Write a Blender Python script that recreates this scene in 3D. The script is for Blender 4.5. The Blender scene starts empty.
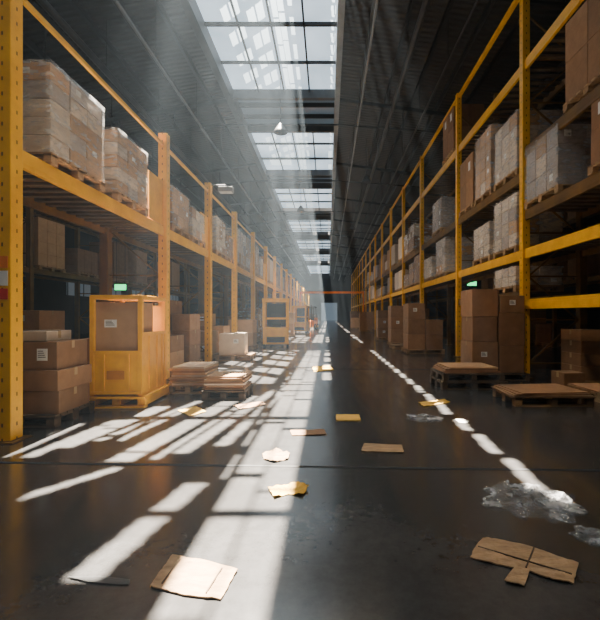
import bpy, bmesh, math, random
from mathutils import Vector, Matrix, noise
random.seed(7)
D = bpy.data
SC = bpy.context.scene
COL = SC.collection
H = 1.3
F = 400.0
def G(px, py):
    y = H*F/(py-315.0)
    return ((px-328.0)*y/F, y)

ORD = ['zeroth','first','second','third','fourth','fifth','sixth','seventh','eighth','ninth','tenth','eleventh','twelfth','thirteenth','fourteenth','fifteenth','sixteenth','seventeenth','eighteenth','nineteenth','twentieth']
def ordn(n):
    if n <= 20: return ORD[n]
    tens = {2:'twenty',3:'thirty',4:'forty',5:'fifty'}[n//10]
    return tens+'-'+ORD[n%10] if n%10 else {3:'thirtieth',4:'fortieth',5:'fiftieth'}[n//10]

# ------------------------------------------------------------------ materials
def mat(name, c1, c2=None, rough=0.6, rough2=None, metal=0.0, scale=4.0, bump=0.0, bscale=30.0, tint=0.0, stretch=(1,1,1), spec=0.5):
    m = D.materials.new(name); m.use_nodes = True
    nt = m.node_tree; n = nt.nodes; l = nt.links
    b = n['Principled BSDF']
    b.inputs['Roughness'].default_value = rough
    b.inputs['Metallic'].default_value = metal
    b.inputs['Specular IOR Level'].default_value = spec
    tc = n.new('ShaderNodeTexCoord')
    mp = n.new('ShaderNodeMapping'); mp.inputs['Scale'].default_value = stretch
    l.new(tc.outputs['Object'], mp.inputs['Vector'])
    nz = n.new('ShaderNodeTexNoise'); nz.inputs['Scale'].default_value = scale
    nz.inputs['Detail'].default_value = 6; nz.inputs['Roughness'].default_value = 0.6
    l.new(mp.outputs[0], nz.inputs['Vector'])
    cr = n.new('ShaderNodeValToRGB')
    cr.color_ramp.elements[0].position = 0.32; cr.color_ramp.elements[1].position = 0.68
    c2 = c2 or tuple(x*0.75 for x in c1)
    cr.color_ramp.elements[0].color = (*c2, 1); cr.color_ramp.elements[1].color = (*c1, 1)
    l.new(nz.outputs['Fac'], cr.inputs['Fac'])
    out = cr.outputs['Color']
    if tint > 0:
        oi = n.new('ShaderNodeObjectInfo')
        mr = n.new('ShaderNodeMapRange'); mr.inputs['To Min'].default_value = 1-tint; mr.inputs['To Max'].default_value = 1+tint
        l.new(oi.outputs['Random'], mr.inputs['Value'])
        hs = n.new('ShaderNodeHueSaturation'); l.new(out, hs.inputs['Color']); l.new(mr.outputs[0], hs.inputs['Value'])
        out = hs.outputs['Color']
    l.new(out, b.inputs['Base Color'])
    if bump > 0:
        nb = n.new('ShaderNodeTexNoise'); nb.inputs['Scale'].default_value = bscale; nb.inputs['Detail'].default_value = 4
        l.new(mp.outputs[0], nb.inputs['Vector'])
        bp = n.new('ShaderNodeBump'); bp.inputs['Strength'].default_value = bump; bp.inputs['Distance'].default_value = 0.02
        l.new(nb.outputs['Fac'], bp.inputs['Height']); l.new(bp.outputs[0], b.inputs['Normal'])
    return m
def emat(name, col, s, col2=None, scale=1.2):
    m = D.materials.new(name); m.use_nodes = True
    nt = m.node_tree; n = nt.nodes; l = nt.links
    b = n['Principled BSDF']; b.inputs['Base Color'].default_value = (*[c*.3 for c in col], 1)
    b.inputs['Roughness'].default_value = .3
    b.inputs['Emission Strength'].default_value = s
    if col2:
        tc = n.new('ShaderNodeTexCoord'); nz = n.new('ShaderNodeTexNoise'); nz.inputs['Scale'].default_value = scale; nz.inputs['Detail'].default_value = 5
        l.new(tc.outputs['Object'], nz.inputs['Vector'])
        cr = n.new('ShaderNodeValToRGB'); cr.color_ramp.elements[0].position = .35; cr.color_ramp.elements[1].position = .65
        cr.color_ramp.elements[0].color = (*col2, 1); cr.color_ramp.elements[1].color = (*col, 1)
        l.new(nz.outputs['Fac'], cr.inputs['Fac']); l.new(cr.outputs[0], b.inputs['Emission Color'])
    else:
        b.inputs['Emission Color'].default_value = (*col, 1)
    return m
def film(name, alpha, col=(.85,.88,.9), rough=.18, bump=.6, bscale=9., lo=.4, hi=2.2):
    m = D.materials.new(name); m.use_nodes = True
    nt = m.node_tree; n = nt.nodes; l = nt.links
    b = n['Principled BSDF']; b.inputs['Base Color'].default_value = (*col, 1); b.inputs['Roughness'].default_value = rough
    b.inputs['Specular IOR Level'].default_value = 1.0
    tc = n.new('ShaderNodeTexCoord'); nz = n.new('ShaderNodeTexNoise'); nz.inputs['Scale'].default_value = bscale; nz.inputs['Detail'].default_value = 5
    mp = n.new('ShaderNodeMapping'); mp.inputs['Scale'].default_value = (1,1,3); l.new(tc.outputs['Object'], mp.inputs['Vector'])
    l.new(mp.outputs[0], nz.inputs['Vector'])
    bp = n.new('ShaderNodeBump'); bp.inputs['Strength'].default_value = bump; bp.inputs['Distance'].default_value = .03
    l.new(nz.outputs['Fac'], bp.inputs['Height']); l.new(bp.outputs[0], b.inputs['Normal'])
    mr = n.new('ShaderNodeMapRange'); mr.inputs['From Min'].default_value = .42; mr.inputs['From Max'].default_value = .68
    mr.inputs['To Min'].default_value = alpha*lo; mr.inputs['To Max'].default_value = min(1, alpha*hi)
    l.new(nz.outputs['Fac'], mr.inputs['Value']); l.new(mr.outputs[0], b.inputs['Alpha'])
    return m

YEL = mat('yellow_paint', (1.0,.52,.0), (.80,.38,.0), rough=.34, scale=3, bump=.05)
YEL2 = mat('yellow_paint_bright', (1.0,.50,.0), (.84,.38,.0), rough=.34, scale=5)
YDK = mat('shaded_yellow_paint', (.20,.095,.006), (.09,.042,.004), rough=.55, scale=2)  # rack yellow darkened, shade painted into rear and shadowed rack parts
YSLOT = mat('slotted_yellow_paint', (1.0,.52,.0), (.80,.38,.0), rough=.34, scale=3, bump=.05)
nt = YSLOT.node_tree; n_ = nt.nodes; l_ = nt.links
tc = n_.new('ShaderNodeTexCoord'); sp = n_.new('ShaderNodeSeparateXYZ'); l_.new(tc.outputs['Object'], sp.inputs[0])
def mth(op, a, b=None):
    k = n_.new('ShaderNodeMath'); k.operation = op
    for i,v in enumerate((a,b)):
        if v is None: continue
        if isinstance(v,(int,float)): k.inputs[i].default_value = v
        else: l_.new(v, k.inputs[i])
    return k.outputs[0]
hz = mth('LESS_THAN', mth('FRACT', mth('MULTIPLY', sp.outputs['Z'], 6.5)), .25)
hx = mth('LESS_THAN', mth('MINIMUM', mth('ABSOLUTE', sp.outputs['X']), mth('ABSOLUTE', sp.outputs['Y'])), .009)
msk = mth('MULTIPLY', hz, hx)
bs = n_['Principled BSDF']; src = bs.inputs['Base Color'].links[0].from_socket
mxx = n_.new('ShaderNodeMixRGB'); l_.new(msk, mxx.inputs['Fac']); l_.new(src, mxx.inputs[1]); mxx.inputs[2].default_value = (.14,.07,.003,1)
l_.new(mxx.outputs[0], bs.inputs['Base Color'])

CARD = [mat('cardboard_tan', (.48,.28,.135), (.40,.23,.105), rough=.75, scale=5, bump=.05, tint=.2),
        mat('cardboard_brown', (.32,.17,.078), (.24,.125,.056), rough=.75, scale=5, bump=.05, tint=.25),
        mat('cardboard_pale', (.62,.50,.38), (.52,.41,.31), rough=.75, scale=5, bump=.05, tint=.2),
        mat('cardboard_rust', (.30,.15,.068), (.23,.115,.05), rough=.75, scale=5, bump=.05, tint=.2)]
WORN = mat('worn_cardboard', (.50,.31,.16), (.25,.155,.08), rough=.8, scale=7, bump=.35, bscale=22, stretch=(1,3,1))
GREYCARD = mat('cardboard_grey', (.44,.37,.32), (.33,.27,.23), rough=.75, scale=5, tint=.2)
TAPE = mat('packing_tape', (.50,.36,.21), (.44,.31,.17), rough=.2, scale=6)
LABEL = mat('label_paper', (.85,.84,.80), (.75,.74,.70), rough=.6, scale=9)
INK = mat('ink', (.03,.03,.03), rough=.6)
WOOD = mat('pallet_wood', (.50,.30,.14), (.27,.155,.07), rough=.8, scale=3, bump=.2, tint=.2, stretch=(1,6,6))
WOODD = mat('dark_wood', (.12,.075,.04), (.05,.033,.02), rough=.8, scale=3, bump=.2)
STEEL = mat('grey_steel', (.075,.075,.076), (.045,.045,.047), rough=.45, metal=.4, scale=2)
DARK = mat('dark_steel', (.012,.011,.010), (.007,.007,.007), rough=.55, metal=.2, scale=2)
BLACK = mat('black_rubber', (.015,.015,.015), (.01,.01,.01), rough=.7)
LIGHTG = mat('pale_steel', (.28,.29,.30), (.18,.19,.20), rough=.4, metal=.3, scale=1.5)
WRAP = film('stretch_film', .22, rough=.10, col=(.88,.88,.88), bump=.6, bscale=6, lo=.4, hi=2.0)
WRAP2 = film('clear_plastic', .24, col=(.93,.94,.96), rough=.08, bump=.35, bscale=7, lo=.3, hi=2.0)
GLASS = emat('frosted_glazing', (.72,.87,1.0), 1.5, (.38,.51,.62), .45)
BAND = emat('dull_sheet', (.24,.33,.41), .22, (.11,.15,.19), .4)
GREEN = emat('green_sign', (.02,.9,.25), 3.0)
RED = mat('red_label', (.7,.04,.02), rough=.5)
ORANGE = mat('orange_paint', (.95,.25,.01), (.8,.18,.01), rough=.4)
PAPERY = mat('yellow_paper', (.95,.56,.08), (.72,.40,.05), rough=.7, scale=12)
WALLM = mat('dark_wall', (.020,.019,.018), (.011,.011,.011), rough=.85, scale=.6)
ROOFM = mat('roof_sheet', (.024,.019,.015), (.011,.009,.0075), rough=.7, scale=.7)
nt = ROOFM.node_tree; tc = nt.nodes.new('ShaderNodeTexCoord'); wv = nt.nodes.new('ShaderNodeTexWave'); wv.bands_direction = 'Y'
wv.inputs['Scale'].default_value = 1.3; nt.links.new(tc.outputs['Object'], wv.inputs['Vector'])
bp = nt.nodes.new('ShaderNodeBump'); bp.inputs['Strength'].default_value = .6; bp.inputs['Distance'].default_value = .05
nt.links.new(wv.outputs['Fac'], bp.inputs['Height']); nt.links.new(bp.outputs[0], nt.nodes['Principled BSDF'].inputs['Normal'])
CLEAR = D.materials.new('sun_slot_pane'); CLEAR.use_nodes = True
nt = CLEAR.node_tree; nt.nodes.remove(nt.nodes['Principled BSDF'])
tr_ = nt.nodes.new('ShaderNodeBsdfTransparent'); em_ = nt.nodes.new('ShaderNodeEmission'); ad_ = nt.nodes.new('ShaderNodeAddShader')
em_.inputs['Color'].default_value = (.66,.84,1,1); em_.inputs['Strength'].default_value = .38  # glow added so the slots blend with the frosted panes
nt.links.new(tr_.outputs[0], ad_.inputs[0]); nt.links.new(em_.outputs[0], ad_.inputs[1]); nt.links.new(ad_.outputs[0], nt.nodes['Material Output'].inputs['Surface'])

def floor_mat():
    m = D.materials.new('polished_concrete'); m.use_nodes = True
    nt = m.node_tree; n = nt.nodes; l = nt.links; b = n['Principled BSDF']
    tc = n.new('ShaderNodeTexCoord')
    a = n.new('ShaderNodeTexNoise'); a.inputs['Scale'].default_value = .6; a.inputs['Detail'].default_value = 7; a.inputs['Roughness'].default_value = .58
    l.new(tc.outputs['Object'], a.inputs['Vector'])
    c = n.new('ShaderNodeValToRGB'); c.color_ramp.elements[0].position = .22; c.color_ramp.elements[1].position = .82
    c.color_ramp.elements[0].color = (.027,.0268,.0275,1); c.color_ramp.elements[1].color = (.080,.078,.077,1)
    l.new(a.outputs['Fac'], c.inputs['Fac'])
    s = n.new('ShaderNodeTexNoise'); s.inputs['Scale'].default_value = 12; s.inputs['Detail'].default_value = 9; s.inputs['Roughness'].default_value = .75
    l.new(tc.outputs['Object'], s.inputs['Vector'])
    mr0 = n.new('ShaderNodeMapRange'); mr0.inputs['From Min'].default_value = .3; mr0.inputs['From Max'].default_value = .7
    mr0.inputs['To Min'].default_value = .75; mr0.inputs['To Max'].default_value = 1.2
    l.new(s.outputs['Fac'], mr0.inputs['Value'])
    mx = n.new('ShaderNodeMixRGB'); mx.blend_type = 'MULTIPLY'; mx.inputs['Fac'].default_value = 1
    l.new(c.outputs[0], mx.inputs[1]); l.new(mr0.outputs[0], mx.inputs[2])
    l.new(mx.outputs[0], b.inputs['Base Color'])
    mp = n.new('ShaderNodeMapping'); mp.inputs['Scale'].default_value = (5,.9,1); mp.inputs['Rotation'].default_value = (0,0,.12)
    l.new(tc.outputs['Object'], mp.inputs['Vector'])
    k = n.new('ShaderNodeTexNoise'); k.inputs['Scale'].default_value = 1.3; k.inputs['Detail'].default_value = 5; l.new(mp.outputs[0], k.inputs['Vector'])
    mr = n.new('ShaderNodeMapRange'); mr.inputs['From Min'].default_value = .3; mr.inputs['From Max'].default_value = .72
    mr.inputs['To Min'].default_value = .12; mr.inputs['To Max'].default_value = .23
    l.new(k.outputs['Fac'], mr.inputs['Value']); l.new(mr.outputs[0], b.inputs['Roughness'])
    b.inputs['Specular IOR Level'].default_value = .85
    bp = n.new('ShaderNodeBump'); bp.inputs['Strength'].default_value = .09; bp.inputs['Distance'].default_value = .006
    l.new(s.outputs['Fac'], bp.inputs['Height']); l.new(bp.outputs[0], b.inputs['Normal'])
    return m
FLOORM = floor_mat()

# ------------------------------------------------------------------ mesh helpers
class MB:
    def __init__(s): s.v = []; s.f = []
    def box(s, x0,x1,y0,y1,z0,z1, M=None):
        i = len(s.v)
        P = [(x0,y0,z0),(x1,y0,z0),(x1,y1,z0),(x0,y1,z0),(x0,y0,z1),(x1,y0,z1),(x1,y1,z1),(x0,y1,z1)]
        if M is not None: P = [tuple(M @ Vector(p)) for p in P]
        s.v += P
        s.f += [(i,i+3,i+2,i+1),(i+4,i+5,i+6,i+7),(i,i+1,i+5,i+4),(i+1,i+2,i+6,i+5),(i+2,i+3,i+7,i+6),(i+3,i,i+4,i+7)]
        return s
    def bar(s, p, q, w, h=None):
        h = h or w
        p = Vector(p); q = Vector(q); d = q-p; L = d.length
        z = d.normalized(); up = Vector((0,0,1)) if abs(z.z) < .95 else Vector((0,1,0))
        x = up.cross(z).normalized(); y = z.cross(x)
        M = Matrix((x,y,z)).transposed().to_4x4(); M.translation = p
        return s.box(-w/2,w/2,-h/2,h/2,0,L,M)
    def tube(s, p, q, r, n=10):
        p = Vector(p); q = Vector(q); z = (q-p).normalized(); up = Vector((0,0,1)) if abs(z.z) < .95 else Vector((0,1,0))
        x = up.cross(z).normalized(); y = z.cross(x); i = len(s.v)
        for c in (p,q):
            for k in range(n):
                a = 2*math.pi*k/n; s.v.append(tuple(c + x*math.cos(a)*r + y*math.sin(a)*r))
        for k in range(n):
            k2 = (k+1)%n; s.f.append((i+k,i+k2,i+n+k2,i+n+k))
        s.f.append(tuple(i+n-1-k for k in range(n))); s.f.append(tuple(i+n+k for k in range(n)))
        return s
    def prism(s, pts, z0, z1):
        i = len(s.v); n = len(pts)
        s.v += [(x,y,z0) for x,y in pts] + [(x,y,z1) for x,y in pts]
        s.f.append(tuple(range(i+n-1,i-1,-1))); s.f.append(tuple(range(i+n,i+2*n)))
        for k in range(n): k2 = (k+1)%n; s.f.append((i+k,i+k2,i+n+k2,i+n+k))
        return s
    def mesh(s, name):
        m = D.meshes.new(name); m.from_pydata(s.v, [], s.f); m.update(); return m
    def build(s, name, material, parent=None, bevel=0, loc=None):
        m = s.mesh(name); m.materials.append(material)
        return link(name, m, parent, bevel, loc)
def link(name, m, parent=None, bevel=0, loc=None):
    o = D.objects.new(name, m); COL.objects.link(o)
    if parent: o.parent = parent
    if loc: o.location = loc
    if bevel:
        b = o.modifiers.new('bevel','BEVEL'); b.width = bevel; b.segments = 2; b.limit_method = 'ANGLE'
    return o
def tag(o, label=None, cat=None, group=None, kind=None):
    if label: o['label'] = label
    if cat: o['category'] = cat
    if group: o['group'] = group
    if kind: o['kind'] = kind
    return o
def thing(name, label, cat, loc=(0,0,0), rz=0, group=None):
    o = D.objects.new(name, None); COL.objects.link(o); o.location = loc; o.rotation_euler = (0,0,rz); o.empty_display_size = .2
    return tag(o, label, cat, group)

# ------------------------------------------------------------------ setting
Y0, Y1 = -7.0, 96.0
XL, XR = -17.0, 15.0
ZS = 11.3
SX0, SX1 = -4.2, 0.3
tag(MB().box(XL,XR,Y0,Y1,-.2,0).build('floor', FLOORM), kind='structure')
def joint(y, sl, w, nm, x0=XL, x1=XR):
    mb = MB(); n = 60
    up = []; dn = []
    for k in range(n+1):
        x = x0 + (x1-x0)*k/n; jy = y + sl*x + .010*noise.noise(Vector((x*2.1,y,0)))
        up.append((x, jy+w/2)); dn.append((x, jy-w/2))
    mb.prism(dn + up[::-1], 0.0005, .003)
    tag(mb.build(nm, BLACK), kind='structure')
joint(3.42, -.035, .034, 'trim_1'); joint(9.6,-.02,.03,'trim_2'); joint(15.8,0,.03,'trim_3'); joint(22,0,.03,'trim_4'); joint(-2.5,0,.03,'trim_5')
tag(MB().box(XL-.3,XL,Y0,Y1,0,12).build('wall_left', WALLM), kind='structure')
tag(MB().box(XR,XR+.3,Y0,Y1,0,12).build('wall_right', WALLM), kind='structure')
tag(MB().box(XL,XR,Y0-.3,Y0,0,12).build('wall_back', WALLM), kind='structure')
tag(MB().box(XL,XR,Y1,Y1+.3,0,12).build('wall_far', WALLM), kind='structure')
ZL = 9.3; ZR = 9.4
def slab(x0,z0,x1,z1,t=.12):
    mb = MB()
    mb.v = [(x0,Y0,z0),(x1,Y0,z1),(x1,Y1,z1),(x0,Y1,z0),(x0,Y0,z0+t),(x1,Y0,z1+t),(x1,Y1,z1+t),(x0,Y1,z0+t)]
    mb.f = [(0,3,2,1),(4,5,6,7),(0,1,5,4),(1,2,6,5),(2,3,7,6),(3,0,4,7)]
    return mb
ceil = tag(slab(XL,ZL,SX0,ZS+.1).build('ceiling', ROOFM), kind='structure')
slab(SX1,ZS+.1,XR,ZR).build('roof_slope', ROOFM, ceil)
def zroof(x):
    return ZL+(x-XL)/(SX0-XL)*(ZS+.1-ZL) if x < SX0 else (ZS+.1+(x-SX1)/(XR-SX1)*(ZR-ZS-.1) if x > SX1 else ZS)
for k,x in enumerate([SX0-1.15*k for k in range(1,11)] + [SX1+1.15*k for k in range(1,12)]):
    z = zroof(x)
    MB().box(x-.05,x+.05,Y0,Y1,z-.22,z-.005).build('purlin', (DARK,STEEL,DARK)[k%3], ceil)
MB().box(SX0-.28,SX0,Y0,Y1,ZS-.55,ZS+.09).build('skylight_beam', STEEL, ceil)
MB().box(SX1,SX1+.22,Y0,Y1,ZS-.55,ZS+.09).build('skylight_beam', LIGHTG, ceil)
yy = 3.0
while yy < Y1:
    t = MB()
    for (xa,xb) in ((XL,SX0-.28),(SX1+.22,XR)):
        za, zb = zroof(xa)-.3, zroof(xb)-.3
        bz = zroof(SX0)-1.35
        pa = (xa,yy,za-.2) if xa == XL else (xa,yy,bz); pb = (xb,yy,bz) if xa == XL else (xb,yy,zb-.2)
        t.bar((xa,yy,za),(xb,yy,zb),.10,.16); t.bar(pa,pb,.05,.06)
        for u in (.2,.4,.6,.8):
            t.bar(Vector((xa,yy,za)).lerp(Vector((xb,yy,zb)),u), Vector(pa).lerp(Vector(pb),u), .035)
    t.bar((SX0-.28,yy,bz),(SX1+.22,yy,bz),.05,.06)
    t.build('truss', DARK, ceil)
    yy += 7.6 if yy < 60 else 15

LP = Vector((-8.0, 35.0, 75.0)); KK = LP.z/(LP.z-ZS)
def seg(fx,fy,a,b,w):
    (ax,ay),(bx,by) = a,b
    if not (min(ay,by) <= fy <= max(ay,by)): return False
    cx = ax+(bx-ax)*(fy-ay)/(by-ay); return abs(fx-cx) < w
STREAKS = [(G(0,457),G(78,424),.075),(G(30,456),G(118,420),.06),(G(60,447),G(162,407),.12),(G(118,462),G(238,397),.115),(G(156,458),G(256,396),.035),(G(182,452),G(275,390),.07),
           (G(15,500),G(118,468),.05),(G(78,582),G(196,484),.075),(G(98,441),G(200,401),.045),(G(222,445),G(290,385),.06),(G(120,440),G(185,410),.04)]
def lit(fx, fy):
    if -.75 < fx < -.28:
        if -.53 < fx < -.505: return False
        if fx < -.53: return (fy % 1.6) > .09
        return ((fy+.3) % 1.6) > .10
    if -.86 < fx < -.82 and 3 < fy < 9: return (fy%.8) < .5
    if 2.75 < fy < 22:
        q = (fy % .75)/.75
        if q < .80 and abs(fx-(1.60+.07*(q-.4))) < .05: return True
        if q < .6 and abs(fx-1.71) < .016 and fy < 12: return True
    elif fy > 22 and 1.45 < fx < 1.70: return (fy % 2.5) < 1.4
    for a,b,w in STREAKS:
        if seg(fx,fy,a,b,w): return b[1] < 3.6 or ((fy*1.0+a[0]) % 1.9) > .08
    if -3.2 < fx < -2.75 and 5.3 < fy < 6.4: return True
    if -2.6 < fx < -1.7 and 16.6 < fy < 18.2: return True
    if 7.6 < fy < 24:
        if -2.75 < fx < -2.0: return ((fy+fx*.8) % 1.4) < .75 and abs(fx+2.4) > .04
        if -1.75 < fx < -1.05: return ((fy+.5+fx*.8) % 1.4) < .85 and abs(fx+1.4) > .04
        if -.12 < fx < .06: return (fy % 1.6) < 1.0
    if fy >= 24:
        if -3 < fx < -1.4: return (fy % 3) < 1.2
    return False
win = thing('window_1', None, None); tag(win, kind='structure')
solid = [(17.8,21.0),(27.6,30.4),(37.4,40.4),(48,51),(60,63.5),(74,78)]
g1 = MB(); g3 = MB()
def cells(ya, yb, dy, dx):
    nx = int(round((SX1-SX0)/dx)); dx = (SX1-SX0)/nx
    ny = int(round((yb-ya)/dy)); dy = (yb-ya)/ny
    def q(mb,a,b,y):
        k = len(mb.v); xa = SX0+a*dx; xb = SX0+b*dx
        mb.v += [(xa,y,ZS),(xb,y,ZS),(xb,y+dy,ZS),(xa,y+dy,ZS)]; mb.f.append((k,k+3,k+2,k+1))
    for j in range(ny):
        y = ya+j*dy; yc = y+dy/2
        fy = LP.y+(yc-LP.y)*KK
        if any(a < yc < b for a,b in solid): continue
        start = 0; cur = None
        for i in range(nx+1):
            if i < nx:
                xc = SX0+(i+.5)*dx; hit = lit(LP.x+(xc-LP.x)*KK, fy)
            else: hit = 'end'
            if hit != cur:
                if cur is not None: q(g3 if cur else g1, start, i, y)
                start = i; cur = hit
cells(Y0, 28, .045, .02); cells(28, Y1, .3, .1)
g1.build('frosted_glass', GLASS, win); g3.build('sun_slot_glass', CLEAR, win)  # transparent slots shaped to throw the wanted sun streaks on the floor
for a,b in solid:
    MB().box(SX0,SX1,a-.04,b+.04,ZS-.005,ZS+.05).build('roof_band', BAND, win)
    bb = MB()
    for k in range(1,3): bb.box(SX0,SX1,a+(b-a)*k/3-.04,a+(b-a)*k/3+.04,ZS-.2,ZS-.005)
    bb.build('band_rib', DARK, win)
opening = []; prev = Y0
for a,b in solid+[(Y1,Y1)]:
    opening.append((prev,a)); prev = b
fr = MB()
for a,b in opening:
    if a > 66: continue
    for x in [SX0+1.125*k for k in range(1,4)]: fr.box(x-.03,x+.03,a,b,ZS-.10,ZS-.012)
    n = max(2,int(round((b-a)/2.1)))
    for k in range(1,n):
        y = a+(b-a)*k/n; w = .05 if k % 2 == 0 else .025
        fr.box(SX0,SX1,y-w,y+w,ZS-.12,ZS-.012)
fr.build('skylight_frame', DARK, win)
rf = MB()
for a,b in solid:
    for yb in (a,b): rf.box(SX0,SX1,yb-.10,yb+.10,ZS-.40,ZS-.006)
rf.build('skylight_rafter', STEEL, win)
dr = thing('door_1', None, None, (0,0,0)); tag(dr, kind='structure')
MB().box(-1.6,2.2,Y1-.1,Y1-.04,0,4.2).build('door_leaf', emat('door_daylight', (.45,.60,.75), .3), dr)
MB().box(-1.8,-1.6,Y1-.15,Y1-.02,0,4.4).box(2.2,2.4,Y1-.15,Y1-.02,0,4.4).box(-1.8,2.4,Y1-.15,Y1-.02,4.2,4.4).build('door_frame', STEEL, dr)
w2 = thing('window_2', None, None); tag(w2, kind='structure')
wp = MB()
for k in range(5): wp.box(XL+.01,XL+.05, 26+k*4.2, 28.6+k*4.2, 2.6, 5.2)
wp.build('pane', emat('window_daylight', (.5,.6,.7), .10), w2)
wf = MB()
for k in range(5):
    for q in range(4): wf.box(XL+.05,XL+.09,26+k*4.2+q*.85,26.05+k*4.2+q*.85,2.6,5.2)
wf.build('window_frame', DARK, w2)

# ------------------------------------------------------------------ racks
def rack(name, label, xf, xr, ups, top, levels, ym, yd, pw, bh, near_hi=None, plates=False, rails=(), slot=True):
    root = thing(name, label, 'pallet rack', (xf, ups[0], 0))
    sx = 1 if xf > xr else -1
    O = Vector((xf, ups[0], 0))
    for i,u in enumerate(ups):
        y = u-O.y; tp = top if not (near_hi and i == 0) else near_hi
        for xx in (0, xr-xf):
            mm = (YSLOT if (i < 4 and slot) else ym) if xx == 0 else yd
            p = MB().box(-pw/2,pw/2,-pw/2,pw/2,0.012,tp).build('upright', mm, root, bevel=.008 if i < 3 else 0, loc=(xx,y,0))
            if i < 8: MB().box(-pw*.85,pw*.85,-pw*.8,pw*.8,0,.012).build('base_plate', yd, p)
        b = MB(); z = .3; k = 0
        while z < tp-1.0:
            a = pw/2 if sx < 0 else -pw/2
            e = xr-xf-a
            b.bar((a,y,z),(e,y,z+.9),.03) if k % 2 == 0 else b.bar((e,y,z),(a,y,z+.9),.03)
            b.bar((a,y,z),(e,y,z),.03); z += .9; k += 1
        b.build('brace', yd, root)
    for i in range(len(ups)-1):
        ya, yb = ups[i]-O.y+pw/2, ups[i+1]-O.y-pw/2
        for z, m in levels(i):
            MB().box(-.03,.03,ya,yb,z-bh,z).box(sx*.03-.004,sx*.03+.004,ya,yb,z-bh*.72,z-bh*.28).build('beam', m, root, bevel=.006 if i < 2 else 0)
            MB().box(xr-xf-.03,xr-xf+.03,ya,yb,z-bh*.8,z).build('rear_beam', yd, root)
            d = MB(); n = max(3,int((yb-ya)/(.24 if i < 4 else .5)))
            x0, x1 = sorted((-sx*.03, xr-xf+sx*.03))
            for q in range(n):
                yq = ya+(yb-ya)*(q+.5)/n
                d.box(x0,x1,yq-.05,yq+.05,z-.045,z-.003)
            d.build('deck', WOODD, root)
        if plates and i < 14:
            MB().box(-.012,.012,yb-.62,yb,plates[0],plates[1]).build('guard_plate', YEL2, root)
    for (xx, z, w) in rails:
        MB().box(xx-w/2,xx+w/2,0,ups[-1]-O.y,z-w,z).build('guard_rail', ym, root)
    return root
UL = [4.16,8.1,11.1,14.2,17.7] + [17.7+3.6*k for k in range(1,15)]
UR = [4.1,8.3,12.5,17.4,21.6,25.9] + [25.9+4.3*k for k in range(1,11)]
XLF, XLR = -3.32, -4.50
XRF, XRR = 4.08, 5.26
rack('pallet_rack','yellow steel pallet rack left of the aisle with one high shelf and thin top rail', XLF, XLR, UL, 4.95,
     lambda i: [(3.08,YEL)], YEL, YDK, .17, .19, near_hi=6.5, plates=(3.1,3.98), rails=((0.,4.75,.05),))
def rl(i):
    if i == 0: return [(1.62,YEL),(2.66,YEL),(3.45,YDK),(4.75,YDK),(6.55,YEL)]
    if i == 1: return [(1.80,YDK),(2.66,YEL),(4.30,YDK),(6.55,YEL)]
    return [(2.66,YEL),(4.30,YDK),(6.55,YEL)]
rack('pallet_rack','tall yellow steel pallet rack along the right of the aisle with several shelf levels', XRF, XRR, UR, 8.2,
     rl, YEL, YDK, .15, .20, rails=((0.,8.15,.09),))
BL = [3.0+4.0*k for k in range(12)]; BR = [3.0+4.3*k for k in range(11)]
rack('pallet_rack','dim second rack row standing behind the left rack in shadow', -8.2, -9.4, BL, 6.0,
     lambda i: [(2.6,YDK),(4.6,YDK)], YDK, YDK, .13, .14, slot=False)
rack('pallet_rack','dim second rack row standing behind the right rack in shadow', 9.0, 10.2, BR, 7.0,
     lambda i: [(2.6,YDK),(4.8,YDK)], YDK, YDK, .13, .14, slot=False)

# ------------------------------------------------------------------ pallets, cartons, loads
_pm = {}
def pallet_meshes(w, d):
    key = (round(w,2), round(d,2))
    if key in _pm: return _pm[key]
    td = MB(); n = 7
    for k in range(n):
        y = -d/2+.05+(d-.10)*k/(n-1); td.box(-w/2,w/2,y-.046,y+.046,.118,.14)
    st = []
    for x in (-w/2+.05, 0, w/2-.05):
        s_ = MB().box(x-.045,x+.045,-d/2,-d/2+.12,.022,.118).box(x-.045,x+.045,-.06,.06,.022,.118).box(x-.045,x+.045,d/2-.12,d/2,.022,.118)
        s_.box(x-.045,x+.045,-d/2,d/2,.098,.118); st.append(s_)
    bd = MB()
    for y in (-d/2+.06,0,d/2-.06): bd.box(-w/2,w/2,y-.05,y+.05,0,.022)
    allm = MB()
    for q in [td,bd]+st:
        i = len(allm.v); allm.v += q.v; allm.f += [tuple(a+i for a in f) for f in q.f]
    r = (td.mesh('top_deck'), bd.mesh('bottom_deck'), [q.mesh('stringer') for q in st], allm.mesh('pallet'))
    for m in (r[0],r[1],*r[2],r[3]): m.materials.append(WOOD)
    _pm[key] = r; return r
def pallet(x,y,z,label,w=1.0,d=1.15,rz=0,group=None,far=False,mt=None):
    td,bd,st,al = pallet_meshes(w,d)
    if mt:
        td,bd,al = [m.copy() for m in (td,bd,al)]; st = [m.copy() for m in st]
        for m in (td,bd,al,*st): m.materials[0] = mt
    if far:
        o = link('pallet', al); o.location = (x,y,z); o.rotation_euler[2] = rz; return tag(o,label,'pallet',group)
    r = thing('pallet', label, 'pallet', (x,y,z), rz, group)
    link('top_deck', td, r); link('bottom_deck', bd, r)
    for s_ in st: link('stringer', s_, r)
    return r
_cm = {}
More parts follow.
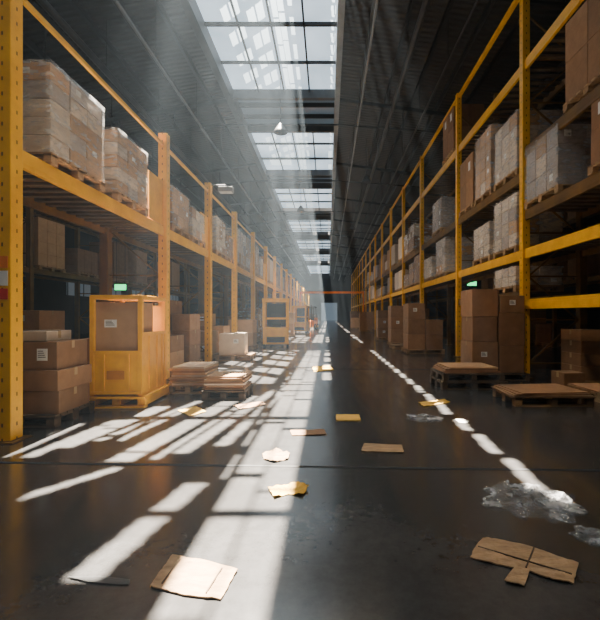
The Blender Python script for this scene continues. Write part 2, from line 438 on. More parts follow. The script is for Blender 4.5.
def carton_mesh(w,d,h,mi):
    key = (round(w,3),round(d,3),round(h,3),mi)
    if key not in _cm:
        bm = bmesh.new(); bmesh.ops.create_cube(bm, size=1)
        for v in bm.verts: v.co = Vector((v.co.x*w, v.co.y*d, (v.co.z+.5)*h))
        bmesh.ops.bevel(bm, geom=bm.edges[:], offset=min(.008,h*.1), segments=2, affect='EDGES', profile=.5)
        m = D.meshes.new('carton'); bm.to_mesh(m); bm.free()
        m.materials.append(CARD[mi] if mi < 4 else GREYCARD); _cm[key] = m
    return _cm[key]
_tm = {}
def tape_mesh(w,d,h):
    key = (round(w,3),round(d,3),round(h,3))
    if key not in _tm:
        t = MB().box(-w/2-.0015,w/2+.0015,-.028,.028,h-.001,h+.0015)
        for s_ in (-1,1): t.box(s_*(w/2)-.0015,s_*(w/2)+.0015,-.028,.028,h-.09,h+.001)
        m = t.mesh('tape'); m.materials.append(TAPE); _tm[key] = m
    return _tm[key]
def carton(x,y,z,w,d,h,label=None,mi=0,rz=0,parent=None,group=None,tape=True,paper=None):
    o = link('carton', carton_mesh(w,d,h,mi), parent); o.location = (x,y,z); o.rotation_euler[2] = rz
    if parent is None: tag(o, label, 'box', group)
    if parent is None and tape: link('tape', tape_mesh(w,d,h), o)
    if paper:
        sd,u,v,pw,ph = paper
        if sd == 'f':
            lb = MB().box(u-pw/2,u+pw/2,-d/2-.003,-d/2+.001,v-ph/2,v+ph/2).build('shipping_label', LABEL, o)
            if parent is None:
                ln = MB()
                for k in range(4): ln.box(u-pw*.4,u+pw*(.1+.08*k),-d/2-.0042,-d/2-.0028,v+ph*(.3-.17*k)-.004,v+ph*(.3-.17*k)+.004)
                ln.build('print', INK, lb)
        else:
            s_ = 1 if sd == 'r' else -1
            a,b = sorted((s_*w/2-s_*.001, s_*w/2+s_*.003))
            MB().box(a,b,u-pw/2,u+pw/2,v-ph/2,v+ph/2).build('shipping_label', LABEL, o)
    return o
_ld = {}
def wrap_mesh(w,d,h,seed):
    key = (round(w,2),round(d,2),round(h,2))
    if key in _ld: return _ld[key]
    bm = bmesh.new(); bmesh.ops.create_cube(bm, size=1)
    bmesh.ops.subdivide_edges(bm, edges=bm.edges[:], cuts=13, use_grid_fill=True)
    for v in bm.verts:
        c = Vector((v.co.x*(w+.03), v.co.y*(d+.03), (v.co.z+.5)*(h+.012)))
        k = .004*noise.noise(c*5+Vector((seed,0,0))) + .003*noise.noise(Vector((c.x*3+c.z*6,c.y*3+c.z*6,seed)))
        if v.co.z > -.49: c += Vector((v.co.x*4*k, v.co.y*4*k, 0))
        v.co = c
    bm.normal_update()
    bmesh.ops.delete(bm, geom=[f for f in bm.faces if f.normal.z < -.9 and f.calc_center_median().z < .01], context='FACES')
    for f in bm.faces: f.smooth = True
    m = D.meshes.new('stretch_wrap'); bm.to_mesh(m); bm.free(); m.materials.append(WRAP)
    _ld[key] = m; return m
_fl = {}
def load(x,y,z,w,d,h,label,plabel,group=None,mi=0,near=True,wrap=True,ny=3,nz=4,mix=None):
    pallet(x,y,z,plabel,w+.04,d+.06,group=(group+' pallets') if group else None,far=not near)
    z += .14
    if near:
        r = thing('wrapped_load', label, 'wrapped boxes', (x,y,z), random.uniform(-.03,.03), group)
        nx = 2; gw, gd, gh = w/nx, d/ny, h/nz
        base = random.choice(mix) if mix else mi
        for a in range(nx):
            for b in range(ny):
                for c in range(nz):
                    m_ = base if not mix or random.random() < .6 else random.choice(mix)
                    j = random.uniform(-.006,.006)
                    hh = gh-.006
                    pp = None
                    if random.random() < .16 and ((x < 0 and a == 1) or (x > 0 and a == 0)):
                        pp = ('r' if x < 0 else 'l', random.uniform(-.04,.04), hh*.55, gd*.28, hh*.34)
                    elif b == 0 and random.random() < .2: pp = ('f', random.uniform(-.08,.08), hh*.55, gw*.25, hh*.34)
                    carton(-w/2+gw*(a+.5)+j, -d/2+gd*(b+.5)+j, gh*c, gw-.014, gd-.014, hh, mi=m_, parent=r, paper=pp)
        if wrap: link('stretch_wrap', wrap_mesh(w,d,h,random.random()*9), r)
        return r
    key = (round(w,2),round(d,2),round(h,2),mi,ny,nz)
    if key not in _fl:
        mb = MB(); gd,gh = d/ny, h/nz
        for b in range(ny):
            for c in range(nz):
                for a in range(2): mb.box(-w/2+w/2*a+.004,-w/2+w/2*(a+1)-.004,-d/2+gd*b+.006,-d/2+gd*(b+1)-.006,gh*c,gh*(c+1)-.006)
        m = mb.mesh('wrapped_load'); m.materials.append(CARD[mi] if mi < 4 else GREYCARD); _fl[key] = m
    o = link('wrapped_load', _fl[key]); o.location = (x,y,z); o.rotation_euler[2] = random.uniform(-.05,.05)
    return tag(o, label, 'wrapped boxes', group)

xs = -3.76
LL = [(5.27,.98,1.08,1.08,2),(6.72,.98,1.0,.98,2),(8.95,.95,1.05,.82,0),(10.15,.95,1.0,.70,2),(12.3,.95,1.1,1.0,0),(13.40,.95,.9,.7,1)]
g = 'wrapped loads on the left rack shelf'
for i,(y,w,d,h,mi) in enumerate(LL):
    load(xs,y,3.08,w,d,h,f'wrapped carton load on the left rack shelf, {ordn(i+1)} back from the camera', f'wooden pallet under the {ordn(i+1)} load back on the left rack shelf', g, mi, True, ny=3, nz=(5 if h > .9 else 3), mix=[2,0,2,4] if i < 2 else [mi,1,0,2])
cnt = len(LL)
for i in range(3, len(UL)-1):
    if UL[i] > 50: break
    yb = UL[i]
    for o_ in (.80, 2.05):
        if i > 3 and random.random() < .22: continue
        cnt += 1; h = random.choice([.6,.9,1.25]); mi = random.choice([0,1,2,4])
        load(xs,yb+o_,3.08,.95,1.05,h,f'wrapped carton load on the left rack shelf, {ordn(cnt)} back from the camera', f'wooden pallet under the {ordn(cnt)} load back on the left rack shelf', g, mi, cnt < 11, nz=3, mix=[mi,0,2])
xr_ = 4.54
RN = [
 (7.60,3.45,1.15,1.08,4,'middle shelf of nearest right bay, beside the second post'),
 (5.60,3.45,1.15,1.05,1,'middle shelf of nearest right bay, cut by photo edge'),
 (6.25,4.75,1.15,1.35,1,'upper shelf of nearest right bay'),
 (5.0,1.62,1.1,.62,1,'lowest shelf of nearest right bay'),
 (11.72,4.30,1.10,1.45,1,'third shelf of second right bay, rearmost of three'),
 (10.45,4.30,1.10,1.60,0,'third shelf of second right bay, middle of three'),
 (9.12,4.30,1.15,1.25,2,'third shelf of second right bay, nearest of three'),
 (9.15,2.66,1.15,1.15,4,'second shelf of second right bay, nearer one'),
 (10.55,2.66,1.15,.85,2,'second shelf of second right bay, farther one'),
 (9.15,1.80,1.1,.42,2,'low shelf of second right bay above tall boxes'),
 (13.5,6.55,1.15,1.45,1,'top shelf of third right bay'),
 (14.9,4.30,1.15,1.10,4,'third shelf of third right bay'),
 (14.4,2.66,1.15,1.20,4,'second shelf of third right bay, nearer one'),
 (16.2,2.66,1.15,.8,2,'second shelf of third right bay, farther one'),
]
for i,(y,z,d,h,mi,ph) in enumerate(RN):
    brown = mi == 1
    load(xr_,y,z,1.0,d,h,f'wrapped load, {ph}', f'pallet under load, {ph}', 'wrapped loads on the right rack shelves', mi, True, wrap=not brown, ny=2 if brown else 3, nz=max(2,int(h/(.6 if brown else .28))), mix=[mi,mi,2,0] if not brown else [1,1,3] )
for lv,z,nm in ((0,2.66,'second'),(1,4.30,'third')):
    c = 0
    for i in range(3, len(UR)-1):
        if UR[i] > 50: break
        for o_ in (.80,2.10,3.4):
            if random.random() < (.25,.6)[lv] or UR[i]+o_+.7 > UR[i+1]: continue
            c += 1; h = random.choice([.6,1.0,1.2]); mi = random.choice([0,1,2,4])
            load(xr_,UR[i]+o_,z,.98,1.1,h,f'far load on the {nm} right shelf, {ordn(c)} beyond the fourth post', f'pallet under the {ordn(c)} far load, {nm} right shelf', 'far wrapped loads on the right rack', mi, i == 3, wrap=(i==3), mix=[mi,1])
c = 0
for i in range(4, len(UL)-1):
    if UL[i] > 50: break
    for o_ in (.80,2.25):
        if random.random() < .15: continue
        c += 1; h = random.choice([.6,.9,1.2,1.5]); mi = random.choice([0,1,2,4,3])
        load(-3.90,UL[i]+o_,0,.95,1.1,h,f'floor-level load under the left rack, {ordn(c)} beyond the two tan boxes', f'pallet under the {ordn(c)} floor load below the left rack', 'floor loads under the left rack', mi, c < 5, wrap=c in (1,3), ny=3, nz=max(3,int(h/.3)), mix=[mi,0,2])
c = 0
for i in range(3, len(UR)-1):
    if UR[i] > 50: break
    for o_ in (.8,2.2,3.4):
        if UR[i]+o_+.7 > UR[i+1] or (i == 3 and o_ < 1) or random.random() < .15: continue
        c += 1; h = random.choice([.8,1.1,1.5]); mi = random.choice([0,1,1,3])
        load(4.66,UR[i]+o_,0,.95,1.1,h,f'floor-level load under the right rack, {ordn(c)} back from the brown boxes', f'pallet under the {ordn(c)} floor load below the right rack', 'floor loads under the right rack', mi, c < 3, wrap=False, mix=[mi,1])
for side,x,us,zs,offs in (('left',-8.8,BL,(0,2.6,4.6),(1.1,2.9)),('right',9.6,BR,(0,2.6,4.8),(1.1,3.1))):
    for z in zs:
        c = 0
        nm = {0:'floor',2.6:'lower shelf'}.get(z,'upper shelf')
        for u in us[1:-1]:
            if u > 24: continue
            for o_ in offs:
                if random.random() < .25: continue
                c += 1
                load(x,u+o_,z,.95,1.1,random.choice([.8,1.1,1.4]),f'shadowed load, {nm} of the dim {side} rear rack, {ordn(c)} from the front', f'pallet under the {ordn(c)} shadowed load, {nm} of the {side} rear rack', f'loads in the {side} rear rack', random.choice([0,1,1,3]), False)

# ------------------------------------------------------------------ loose boxes
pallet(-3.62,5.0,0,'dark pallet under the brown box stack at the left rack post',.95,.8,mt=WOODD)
z = .14
for i,(w,d,h,mi,dx,rz,ph) in enumerate([(.80,.62,.27,1,0,.02,'bottom'),(.82,.64,.24,1,.01,-.03,'second from bottom'),(.78,.62,.33,1,-.02,.03,'third from bottom'),(.60,.5,.12,2,-.10,.05,'topmost, thin and pale')]):
    carton(-3.55+dx,4.98,z,w,d,h,f'brown carton by the first left rack post, {ph} of its stack',mi,rz,group='box stack by the first left post',paper=('f',.22,h*.55,.12,.14) if i in (2,) else None); z += h+.002
def stack(x,y,w,d,hs,label,mi=0,rz=0,pal=True,cols=1):
    z = 0
    if pal: pallet(x,y,0,f'wooden pallet under {label}',w*cols+.08,d+.08,rz=rz); z = .14
    for q in range(cols):
        zz = z
        for i,h in enumerate(hs if q == 0 else hs[:-1] if len(hs) > 2 else hs):
            nm = 'bottom' if i == 0 else ('top' if i == len(hs)-1 else ordn(i+1)+' from bottom')
            if cols > 1: nm += ', '+('left' if q == 0 else 'right')+' column'
            carton(x-w*cols/2+w*(q+.5)+random.uniform(-.006,.006),y,zz,w-.03,d,h,f'carton in {label}, {nm}',random.choice([mi,(0,1,3)[(mi+i)%3],mi]),rz+random.uniform(-.012,.012),group=label,paper=('f',random.uniform(-.1,.1),h*.6,.13,.12) if random.random() < .4 else None); zz += h+.002
stack(-4.0,7.2,.62,.6,[.35,.4],'the dim box pair behind the yellow cage',1)
stack(-5.6,6.4,.8,.8,[.4,.4,.35],'the dark box stack deep under the left shelf',1)
stack(-6.3,8.6,.8,.8,[.45,.4,.4],'the shadowed stack left of the green sign',0)
stack(-3.85,9.0,.48,.8,[.34,.36,.34],'the boxes beyond the yellow cage',0,cols=2)
stack(-3.85,10.2,.48,.8,[.40,.38,.40,.34],'the taller boxes by the third left post',1,cols=2)
stack(-3.85,12.0,.48,.8,[.34,.34],'the low boxes between third and fourth left posts',0,cols=2)
stack(-3.80,13.2,.48,.8,[.4,.4,.4],'the taller boxes before the fourth left post',0,cols=2)
stack(-3.3,15.5,.95,.9,[.48,.5],'the two big tan boxes by the fourth left post',0)
pallet(-2.72,11.9,0,'wooden pallet in the aisle under the single pale carton at left',1.0,.95)
carton(-2.80,11.9,.142,.72,.7,.62,'single light tan carton on a pallet in the left of the aisle',2,.06,paper=('f',.12,.4,.14,.12))
load(-2.75,19.9,0,.95,1.05,1.55,'tall wrapped carton load on the aisle floor behind the order picker','pallet under the tall load behind the order picker',None,4,True,nz=5,mix=[4,2,0])
load(-2.55,24.5,0,.95,1.05,1.3,'brown carton load on the aisle floor farther down the left side','pallet under the brown aisle load farther left',None,0,True,nz=4,wrap=False,mix=[0,1])
for k,(x,y,h,mi) in enumerate(((-2.0,33,1.0,1),(2.9,31,1.4,1),(2.6,37,.9,0),(-1.7,43,1.2,4),(3.0,45,1.6,1),(-2.3,52,1.3,0))):
    load(x,y,0,.95,1.1,h,f'carton load standing in the far aisle, {ordn(k+1)} of six by distance',f'pallet under the {ordn(k+1)} of six far aisle loads','loads standing in the far aisle',mi,False)
stack(3.28,13.9,.6,.9,[.5,.5,.55],'the brown boxes below the third right bay',1,cols=2)
stack(3.25,17.3,.6,.9,[.55,.5,.5],'the brown boxes at the fourth right post',1,cols=2)
stack(3.1,21.0,.55,.9,[.5,.5,.4],'the brown boxes at the fifth right post',1,cols=2)
pallet(2.95,15.6,0,'empty pallet on the floor between the right brown boxes',1.0,.9)
def sheet(pts, z, t, label, m=0, name='flattened_carton', group=None, curl=.0, cat='cardboard'):
    cx = sum(p[0] for p in pts)/len(pts); cy = sum(p[1] for p in pts)/len(pts)
    bm = bmesh.new(); vs = [bm.verts.new((p[0]-cx,p[1]-cy,0)) for p in pts]; bm.faces.new(vs)
    bmesh.ops.triangulate(bm, faces=bm.faces[:])
    bmesh.ops.subdivide_edges(bm, edges=bm.edges[:], cuts=7, use_grid_fill=True)
    R = max(v.co.length for v in bm.verts)
    for v in bm.verts:
        nn = noise.noise(Vector((v.co.x*3/R+cx*7, v.co.y*3/R, z)))
        v.co.z = max(0, curl*(.4+nn)*(v.co.length/R)**1.5 + .3*curl*noise.noise(v.co*18/max(R,.1)))
        if curl and v.co.length > .7*R:
            v.co.x += .03*R*noise.noise(v.co*23); v.co.y += .03*R*noise.noise(v.co*29)
    bm.normal_update()
    if bm.faces[:] and sum(f.normal.z for f in bm.faces) < 0: bmesh.ops.reverse_faces(bm, faces=bm.faces[:])
    me = D.meshes.new(name); bm.to_mesh(me); bm.free(); me.materials.append(m if not isinstance(m,int) else CARD[m])
    o = D.objects.new(name, me); COL.objects.link(o); o.location = (cx,cy,z)
    so = o.modifiers.new('solid','SOLIDIFY'); so.thickness = t; so.offset = 1
    return tag(o, label, cat, group)
def rect(cx,cy,w,d,rz):
    c,s_ = math.cos(rz), math.sin(rz)
    return [(cx+a*w/2*c-b*d/2*s_, cy+a*w/2*s_+b*d/2*c) for a,b in ((-1,-1),(1,-1),(1,1),(-1,1))]
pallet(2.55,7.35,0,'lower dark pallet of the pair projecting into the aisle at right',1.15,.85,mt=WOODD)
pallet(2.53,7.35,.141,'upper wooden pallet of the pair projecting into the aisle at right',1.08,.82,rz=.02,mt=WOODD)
for i in range(4):
    sheet(rect(2.53+random.uniform(-.03,.03),7.35,.98-.04*i,.74,random.uniform(-.06,.06)), .283+.026*i, .022, f'flat folded carton on the dark pallet pair at right, {ordn(i+1)} from the bottom', [1,3,1,0][i], group='flat cartons on the dark pallet pair')
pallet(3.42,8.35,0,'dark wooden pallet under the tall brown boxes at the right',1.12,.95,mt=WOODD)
tb = 'tall brown boxes on the right pallet'
for q,(cx,hs) in enumerate(((3.14,(.62,.50,.55)),(3.68,(.54,.66,.34)))):
    z = .142
    for i,h in enumerate(hs):
        carton(cx,8.34,z,.52-.03*((i+q)%2),.70,h,f'large dark brown carton on the right pallet, {["left","right"][q]} column, {["bottom","middle","top"][i]}',[1,3,3][(i+q)%3],random.uniform(-.03,.03),group=tb,paper=('f',random.uniform(-.06,.06),h*.6,.12,.1) if (i+q)%3 == 0 else None); z += h+.002
pallet(3.20,6.05,0,'wooden pallet under flattened cardboard at the right edge',1.1,.8)
pallet(4.45,6.30,0,'wooden pallet farthest right under cardboard sheets',.9,.75, rz=.03)
for i in range(4):
    sheet(rect(3.19+random.uniform(-.02,.02),6.02,1.16-.06*i,.82-.03*i,random.uniform(-.08,.08)), .141+.016*i, .012, f'flattened carton on the pallet at the right edge, {ordn(i+1)} from the bottom', [1,0,3,1][i], group='flattened cartons at the right edge')
for i in range(2):
    sheet(rect(4.45,6.30,.9,.75,.1-.1*i), .141+.014*i, .010, f'flattened carton on the farthest right pallet, {["lower","upper"][i]} sheet', [0,1][i], group='flattened cartons on the farthest right pallet')
stack(4.75,7.35,.62,.6,[.25,.22,.22,.2],'the box stack at the right photo edge',1)
carton(4.15,6.92,0,.38,.34,.32,'single brown carton in front of the right edge stack',1,.1)

# ------------------------------------------------------------------ yellow cage
yb = thing('storage_cage','squared bright yellow steel cage crate on a yellow pallet base holding a carton','storage cage',(-2.98,6.05,0),.04)
W2, D2 = .35, .46
b = MB()
for x in (-W2,0,W2): b.box(x-.06,x+.06,-D2,D2,.03,.13)
b.box(-W2-.06,W2+.06,-D2-.05,-D2+.07,0,.03).box(-W2-.06,W2+.06,D2-.07,D2+.05,0,.03).box(-W2-.06,W2+.06,-D2-.05,D2+.05,.13,.165)
b.build('base', YEL2, yb, bevel=.006)
MB().box(-W2,W2,-D2,-D2+.02,.19,.80).build('front_panel', YEL2, yb, bevel=.004)
r_ = MB()
for x in (-.17,.17): r_.box(x-.015,x+.015,-D2-.015,-D2,.22,.76)
r_.box(-W2,W2,-D2-.018,-D2,.75,.80).box(-W2,W2,-D2-.018,-D2,.19,.23).build('front_rib', YEL2, yb)
MB().box(-W2,-W2+.02,-D2,D2,.165,.95).build('side_panel', YEL2, yb, bevel=.004)
MB().box(W2-.02,W2,-D2,D2,.165,1.05).build('side_panel', YEL2, yb, bevel=.004)
sr = MB()
for y in (-.2,.1,.3): sr.box(W2,W2+.012,y-.015,y+.015,.2,1.0)
sr.box(W2,W2+.015,-D2,D2,1.0,1.05).build('side_rib', YEL2, yb)
MB().box(-W2,W2,D2-.02,D2,.165,1.45).build('back_panel', YEL2, yb, bevel=.004)
for x in (-W2+.02,W2-.02):
    for y in (-D2+.02,D2-.02): MB().box(x-.03,x+.03,y-.03,y+.03,.165,1.56).build('post', YEL2, yb, bevel=.004)
tr = MB()
for y in (-D2+.02,D2-.02): tr.box(-W2,W2,y-.03,y+.03,1.52,1.58)
for x in (-W2+.02,W2-.02): tr.box(x-.03,x+.03,-D2,D2,1.52,1.58)
tr.build('top_rail', YEL2, yb, bevel=.004)
MB().box(-.12,.12,-D2-.021,-D2-.015,.4,.52).build('tag_plate', mat('bin_tag',(.60,.22,.005),rough=.5), yb)
carton(-3.0,5.93,.78,.58,.56,.70,'cardboard box with white label standing in the yellow cage',0,.04,paper=('f',-.08,.40,.17,.11))
carton(-2.99,6.0,.168,.60,.72,.60,'lower cardboard box inside the yellow cage',1,.04)

pallet(-2.31,6.98,0,'yellowish pallet under the left pile of flat cartons',.68,.8)
for i in range(9):
    sheet(rect(-2.31+random.uniform(-.02,.02),6.98+random.uniform(-.02,.02),random.uniform(.52,.64),random.uniform(.68,.78),random.uniform(-.06,.06)), .141+.034*i, .028, f'flat folded carton in the left floor pile, {ordn(i+1)} from the bottom', [2,0,1,0,2,0,1,0,2][i], group='left floor pile of flat cartons')
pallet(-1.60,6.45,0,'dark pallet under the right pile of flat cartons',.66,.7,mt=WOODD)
for i in range(8):
    sheet(rect(-1.60+random.uniform(-.02,.02),6.45+random.uniform(-.02,.02),random.uniform(.54,.62),random.uniform(.58,.66),random.uniform(-.07,.07)), .141+.027*i, .022, f'flat folded carton in the right floor pile, {ordn(i+1)} from the bottom', [0,1,0,2,1,0,1,0][i], group='right floor pile of flat cartons')

# ------------------------------------------------------------------ machines
def wheel(p, x, y, r, w):
    MB().tube((x-w/2,y,r),(x+w/2,y,r),r,20).build('wheel', BLACK, p)
    MB().tube((x-w/2-.006,y,r),(x+w/2+.006,y,r),r*.5,14).build('hub', YEL2, p)
def picker(loc, rz, label):
    st = thing('order_picker',label,'forklift',loc,rz)
    MB().box(-.52,.52,-.55,.55,.12,.80).build('chassis', YEL2, st, bevel=.03)
    MB().box(-.36,.36,-.565,-.55,.2,.42).build('front_grille', BLACK, st)
    for x,y in ((-.47,-.5),(.47,-.5),(-.47,.5),(.47,.5)): MB().box(x-.06,x+.06,y-.05,y+.05,.80,1.85).build('cage_post', YEL2, st)
    rg = MB().box(-.54,.54,-.56,.56,1.82,1.97)
    for k in range(6): rg.box(-.46+.18*k-.01,-.46+.18*k+.01,-.55,.55,1.97,1.99)
    rg.build('overhead_guard', YEL2, st, bevel=.01)
    MB().box(-.48,.48,-.54,-.50,1.12,1.20).box(.46,.50,-.5,.5,1.12,1.2).build('cage_rail', YEL2, st)
    MB().box(-.40,.40,.44,.48,.8,1.8).build('rear_screen', BLACK, st)
    MB().box(-.2,.2,0,.3,.80,.92).box(-.2,.2,.28,.36,.8,1.4).build('seat', BLACK, st, bevel=.02)
    MB().box(-.18,-.12,.56,.62,.1,2.3).box(.12,.18,.56,.62,.1,2.3).box(-.18,.18,.56,.62,2.24,2.3).build('mast', YEL2, st)
    for s_ in (-1,1): MB().box(s_*.25-.05,s_*.25+.05,.6,1.5,.08,.12).build('fork', DARK, st)
    for x in (-.47,.47):
        for y in (-.38,.38): wheel(st,x,y,.13,.09)
picker((-2.15,16.6,0),.1,'yellow caged order picker truck standing in the aisle by the left rack')
picker((-2.0,29.5,0),-.15,'smaller-looking yellow order picker truck farther down the left aisle side')
def forklift(loc, rz, label, body):
    fk = thing('forklift',label,'forklift',loc,rz)
    MB().box(-.5,.5,-.7,.7,.2,.8).build('chassis', body, fk, bevel=.05)
    MB().box(-.5,.5,.35,.75,.25,1.05).build('counterweight', body, fk, bevel=.05)
    for x,y in ((-.42,-.55),(.42,-.55),(-.42,.45),(.42,.45)): MB().bar((x,y,.8),(x*.9,y*.8,2.0),.06).build('cage_post', DARK, fk)
    MB().box(-.45,.45,-.5,.45,2.0,2.06).build('overhead_guard', DARK, fk)
    MB().box(-.25,.25,0,.35,.8,1.0).box(-.25,.25,.3,.4,.9,1.4).build('seat', BLACK, fk)
    MB().box(-.3,-.22,-.85,-.75,.1,2.2).box(.22,.3,-.85,-.75,.1,2.2).box(-.3,.3,-.85,-.75,1.1,1.18).build('mast', DARK, fk)
    for s_ in (-1,1): MB().box(s_*.25-.05,s_*.25+.05,-1.8,-.85,.1,.14).build('fork', DARK, fk)
    for x in (-.5,.5):
        for y in (-.45,.45): wheel(fk,x,y,.25,.16)
forklift((-1.6,37,0),-.2,'small orange forklift far down the aisle near the left rack',ORANGE)
forklift((-2.2,47.5,0),.3,'tiny yellow forklift in the far distance left of the aisle centre',YEL2)
pt = thing('portal_beam','thin orange height-limit bar spanning the aisle far away','barrier',(.3,41,0))
MB().box(-3.2,3.4,-.06,.06,3.5,3.72).build('crossbar', ORANGE, pt)
for x in (-3.15,3.35): MB().box(x-.06,x+.06,-.06,.06,0,3.5).build('post', ORANGE, pt)

# ------------------------------------------------------------------ pipes, lamps, signs
for x,z,r,m,lab in ((-5.6,9.6,.05,LIGHTG,'long grey pipe under the left roof slope nearest the skylight'),(-7.2,9.2,.11,STEEL,'thick dark pipe under the left roof slope'),
                    (1.35,9.9,.04,LIGHTG,'thin grey pipe just right of the skylight beam'),(2.6,9.6,.09,STEEL,'dark pipe under the right roof slope'),(3.9,9.5,.04,STEEL,'thin sprinkler pipe above the right rack'),
                    (-9.2,8.9,.05,STEEL,'thin pipe far left under the left roof slope')):
    p = thing('pipe', lab, 'pipe', (x,Y0,z))
    MB().tube((0,0,0),(0,Y1-Y0,0),r,12).build('pipe_run', m, p)
    hm = MB().tube((0,0,0),(0,0,zroof(x)-z+.02),.012,6).mesh('hanger'); hm.materials.append(DARK)
    y = 4
    while y < 60: link('hanger', hm, p, loc=(0,y,0)); y += 4
def flood(x,y,z,lab):
    f = thing('floodlight', lab, 'lamp', (x,y,z))
    MB().tube((-.38,0,.0),(0,0,0),.02).tube((0,0,0),(0,0,-.06),.02).build('bracket', STEEL, f)
    MB().box(-.18,.22,-.12,.12,-.2,-.06).build('housing', LIGHTG, f, bevel=.02)
    MB().box(-.15,.19,-.1,.1,-.206,-.198).build('lens', LABEL, f)
flood(-2.85,11.1,4.9,'grey floodlight on a bracket at the third left rack post')
for k,(x,y) in enumerate(((-1.9,16),(-1.9,28),(2.1,22),(2.1,34))):
    lm = thing('high_bay_lamp', ['nearer','farther','nearer','farther'][k]+' bell lamp hanging '+('left' if x < 0 else 'right')+' of the aisle centre', 'lamp', (x,y,8.6))
    bm = MB(); n = 20
    for (r,z) in ((.06,.35),(.10,.30),(.26,.05),(.28,0)):
        for q in range(n): bm.v.append((r*math.cos(2*math.pi*q/n), r*math.sin(2*math.pi*q/n), z))
    for a in range(3):
        for q in range(n): bm.f.append((a*n+q,a*n+(q+1)%n,(a+1)*n+(q+1)%n,(a+1)*n+q))
    bm.build('shade', STEEL, lm); MB().tube((0,0,.33),(0,0,2.4),.01,6).build('cord', BLACK, lm)
sg = thing('exit_sign','small glowing green sign hanging in the dark left interior','sign',(-7.25,14,2.15))
MB().box(-.22,.22,-.03,.03,0,.24).build('housing', DARK, sg); MB().box(-.20,.20,-.036,-.03,.02,.22).build('sign_face', GREEN, sg)
MB().box(-.15,-.145,-.01,.01,.2,2.5).box(.145,.15,-.01,.01,.2,2.5).build('hanger', DARK, sg)
sg = thing('exit_sign','small glowing green sign behind the right rack above the brown boxes','sign',(5.6,15.6,2.42))
MB().box(-.2,.2,-.03,.03,0,.24).build('housing', DARK, sg); MB().box(-.18,.18,-.036,-.03,.02,.22).build('sign_face', GREEN, sg)
MB().box(-.15,-.145,-.01,.01,.24,2.0).box(.145,.15,-.01,.01,.24,2.0).build('hanger', DARK, sg)
for (z0,z1,m,lab) in ((1.78,1.90,ORANGE,'orange sticker on the first left rack post, above the white one'),(1.60,1.75,LABEL,'white sticker on the first left rack post'),(1.46,1.57,RED,'red sticker low on the first left rack post')):
    tag(MB().box(-3.38,-3.26,4.068,4.0735,z0,z1).build('sticker', m), lab, 'sticker')

# ------------------------------------------------------------------ litter on the floor
def gp(*pts): return [G(*p) for p in pts]
def crease(o, pts):
    mb = MB()
    for a,b in pts:
        a = Vector(G(*a)); b = Vector(G(*b)); d = (b-a).normalized()*.003; nrm = Vector((-d.y,d.x))
        mb.prism([tuple(a-nrm-o.location.xy),tuple(b-nrm-o.location.xy),tuple(b+nrm-o.location.xy),tuple(a+nrm-o.location.xy)], .006, .0135)
    mb.build('fold_line', WOODD, o)
o = sheet(gp((172,557),(205,562),(238,571),(230,585),(221,601),(185,597),(150,588),(162,571)), .004, .006, 'flattened tan cardboard piece lying on the floor at the lower left', WORN, curl=.010, name='cardboard_piece')
crease(o, [((180,562),(162,586)),((222,571),(206,596))])
o = sheet(gp((482,539),(500,541),(530,548),(556,557),(578,566),(574,585),(552,581),(528,572),(498,566),(470,559)), .004, .006, 'long torn cardboard piece on the floor at the lower right', WORN, curl=.014, name='cardboard_piece')
crease(o, [((478,549),(572,577)),((534,550),(526,570))])
sheet(gp((515,569),(530,573),(524,589),(504,583)), .011, .004, 'small cardboard flap poking out below the long torn piece', WORN, curl=.008, name='cardboard_scrap')
sheet(gp((364,444),(402,446),(404,453),(361,452)), .004, .005, 'tan cardboard rectangle in the middle of the aisle floor', WORN, curl=.01, name='cardboard_piece')
sheet(gp((336,415),(359,415),(361,421),(336,421)), .004, .003, 'bright yellow paper sheet flat in the middle of the aisle', PAPERY, curl=.006, name='paper_sheet', cat='paper')
sheet(gp((290,431),(324,430),(327,435),(292,436)), .004, .004, 'narrow brown cardboard strip crossing the sun stripe', 1, curl=.008, name='cardboard_strip')
sheet(gp((68,578),(100,577),(130,581),(128,586),(90,584)), .004, .004, 'thin dark strip on the floor left of the tan cardboard', STEEL, curl=.004, name='plastic_strip', cat='litter')
sheet(gp((312,367),(330,366),(334,370),(314,372)), .004, .004, 'tiny yellow scrap far along the aisle centre', PAPERY, curl=.01, name='paper_scrap', cat='paper')
sheet(gp((418,403),(445,400),(450,403),(424,407)), .004, .006, 'orange-yellow paper strip near the right sun streak', PAPERY, curl=.02, name='paper_scrap', cat='paper')
sheet(gp((233,406),(262,402),(266,405),(240,410)), .004, .004, 'brown scrap beside the right floor pile of flat cartons', 1, curl=.02, name='cardboard_scrap')
sheet(gp((178,411),(196,407),(206,412),(190,417)), .004, .004, 'pale yellow scrap between the cage and the floor piles', PAPERY, curl=.02, name='paper_scrap', cat='paper')
sheet(gp((262,455),(276,451),(290,454),(288,460),(274,463),(264,460)), .004, .004, 'torn tan paper on the floor just left of the sun stripe', WORN, curl=.03, name='paper_scrap', cat='paper')
sheet(gp((268,489),(284,486),(298,484),(309,489),(303,496),(288,495),(274,499)), .004, .003, 'torn yellow-tan paper lying in the sun stripe', PAPERY, curl=.04, name='paper_scrap', cat='paper')
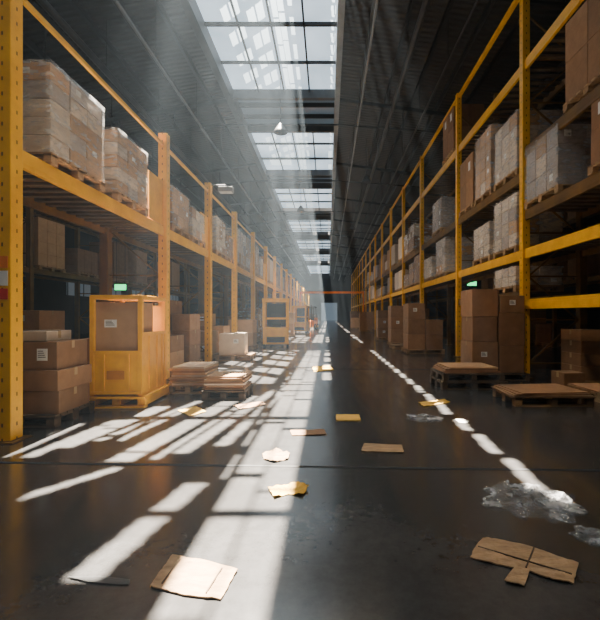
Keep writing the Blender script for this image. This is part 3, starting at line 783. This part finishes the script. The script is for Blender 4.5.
def crumple(px,py,wpx,hpx,hz,label,m,name,cat,seed=0,amp=1.0,n=80):
    cx,cy = G(px,py); w = wpx*cy/F; y0 = G(px,py+hpx/2)[1]; y1 = G(px,py-hpx/2)[1]; d = y1-y0
    bm = bmesh.new(); bmesh.ops.create_grid(bm, x_segments=n, y_segments=n, size=.5)
    for v in bm.verts:
        u,q = v.co.x*2, v.co.y*2; r = math.hypot(u,q); a = math.atan2(q,u)
        k = .80+.34*noise.noise(Vector((math.cos(a)*2.2+seed,math.sin(a)*2.2,seed)))
        s_ = max(abs(u),abs(q)) / max(r,1e-4)
        p = Vector((u*s_*k*w/2, q*s_*k*d/2, 0)); rr = min(1, r*s_)
        z = 0
        for fq,am in ((1.3,.5),(2.8,.45),(6,.28)):
            z += am*(1-min(1,4.2*abs(noise.noise(Vector((u*fq+seed*3+q*.4,q*fq,seed))))))
        p.z = hz*amp*z*(1-rr**2.5)+.002
        p.x += .03*w*noise.noise(Vector((u*6,q*6,seed+5))); p.y += .03*d*noise.noise(Vector((u*6,q*6,seed+9)))
        v.co = p
    me = D.meshes.new(name); bm.to_mesh(me); bm.free(); me.materials.append(m)
    o = D.objects.new(name, me); COL.objects.link(o); o.location = (cx,cy,.002)
    return tag(o,label,cat)
crumple(532,500,112,46,.08,'large crumpled clear plastic sheet on the right floor behind the joint line',WRAP2,'plastic_wrap','plastic',2)
crumple(592,537,44,24,.035,'small clear plastic scrap at the right photo edge',WRAP2,'plastic_wrap','plastic',5)
crumple(424,418,44,11,.025,'thin clear plastic bag piece near the right sun streak',WRAP2,'plastic_wrap','plastic',7)
crumple(462,421,14,5,.015,'tiny pale crumb of paper beyond the big plastic sheet',LABEL,'crumpled_paper','paper',6,n=16)

# ------------------------------------------------------------------ light
def lamp(kind,name,loc,energy,color,target=None,**kw):
    l = D.lights.new(name,kind); l.energy = energy; l.color = color
    for k,v in kw.items(): setattr(l,k,v)
    o = D.objects.new(name,l); COL.objects.link(o); o.location = loc
    if target is not None: o.rotation_euler = (Vector(target)-Vector(loc)).to_track_quat('-Z','Y').to_euler()
    return o
lamp('SPOT','sunlight',LP,1.55e7,(1,.91,.77),target=(-1,24,0),spot_size=math.radians(85),spot_blend=.05,shadow_soft_size=.24)
for x,y in ((.3,2.5),(.3,11),(.3,22),(.3,36)):
    lamp('SPOT','aisle_fill',(x,y,9.0),800,(1,.80,.56),target=(x,y+.01,0),spot_size=math.radians(104),spot_blend=.6,shadow_soft_size=.5)  # added warm fill to brighten the racks, no fixture at these points

w = D.worlds.new('World'); SC.world = w; w.use_nodes = True
n = w.node_tree.nodes; l = w.node_tree.links
n['Background'].inputs['Color'].default_value = (.6,.75,1,1); n['Background'].inputs['Strength'].default_value = .6
vs = n.new('ShaderNodeVolumeScatter'); vs.inputs['Density'].default_value = .0018; vs.inputs['Anisotropy'].default_value = .3
vs.inputs['Color'].default_value = (.66,.83,1,1)
l.new(vs.outputs[0], n['World Output'].inputs['Volume'])

cd = D.cameras.new('camera'); cam = D.objects.new('camera', cd); COL.objects.link(cam)
cam.location = (0,0,H); cam.rotation_euler = (math.pi/2,0,0)
cd.lens = F/620*36; cd.sensor_width = 36; cd.sensor_fit = 'AUTO'
cd.shift_x = -28/620; cd.shift_y = 5/620; cd.clip_start = .05; cd.clip_end = 400
SC.camera = cam
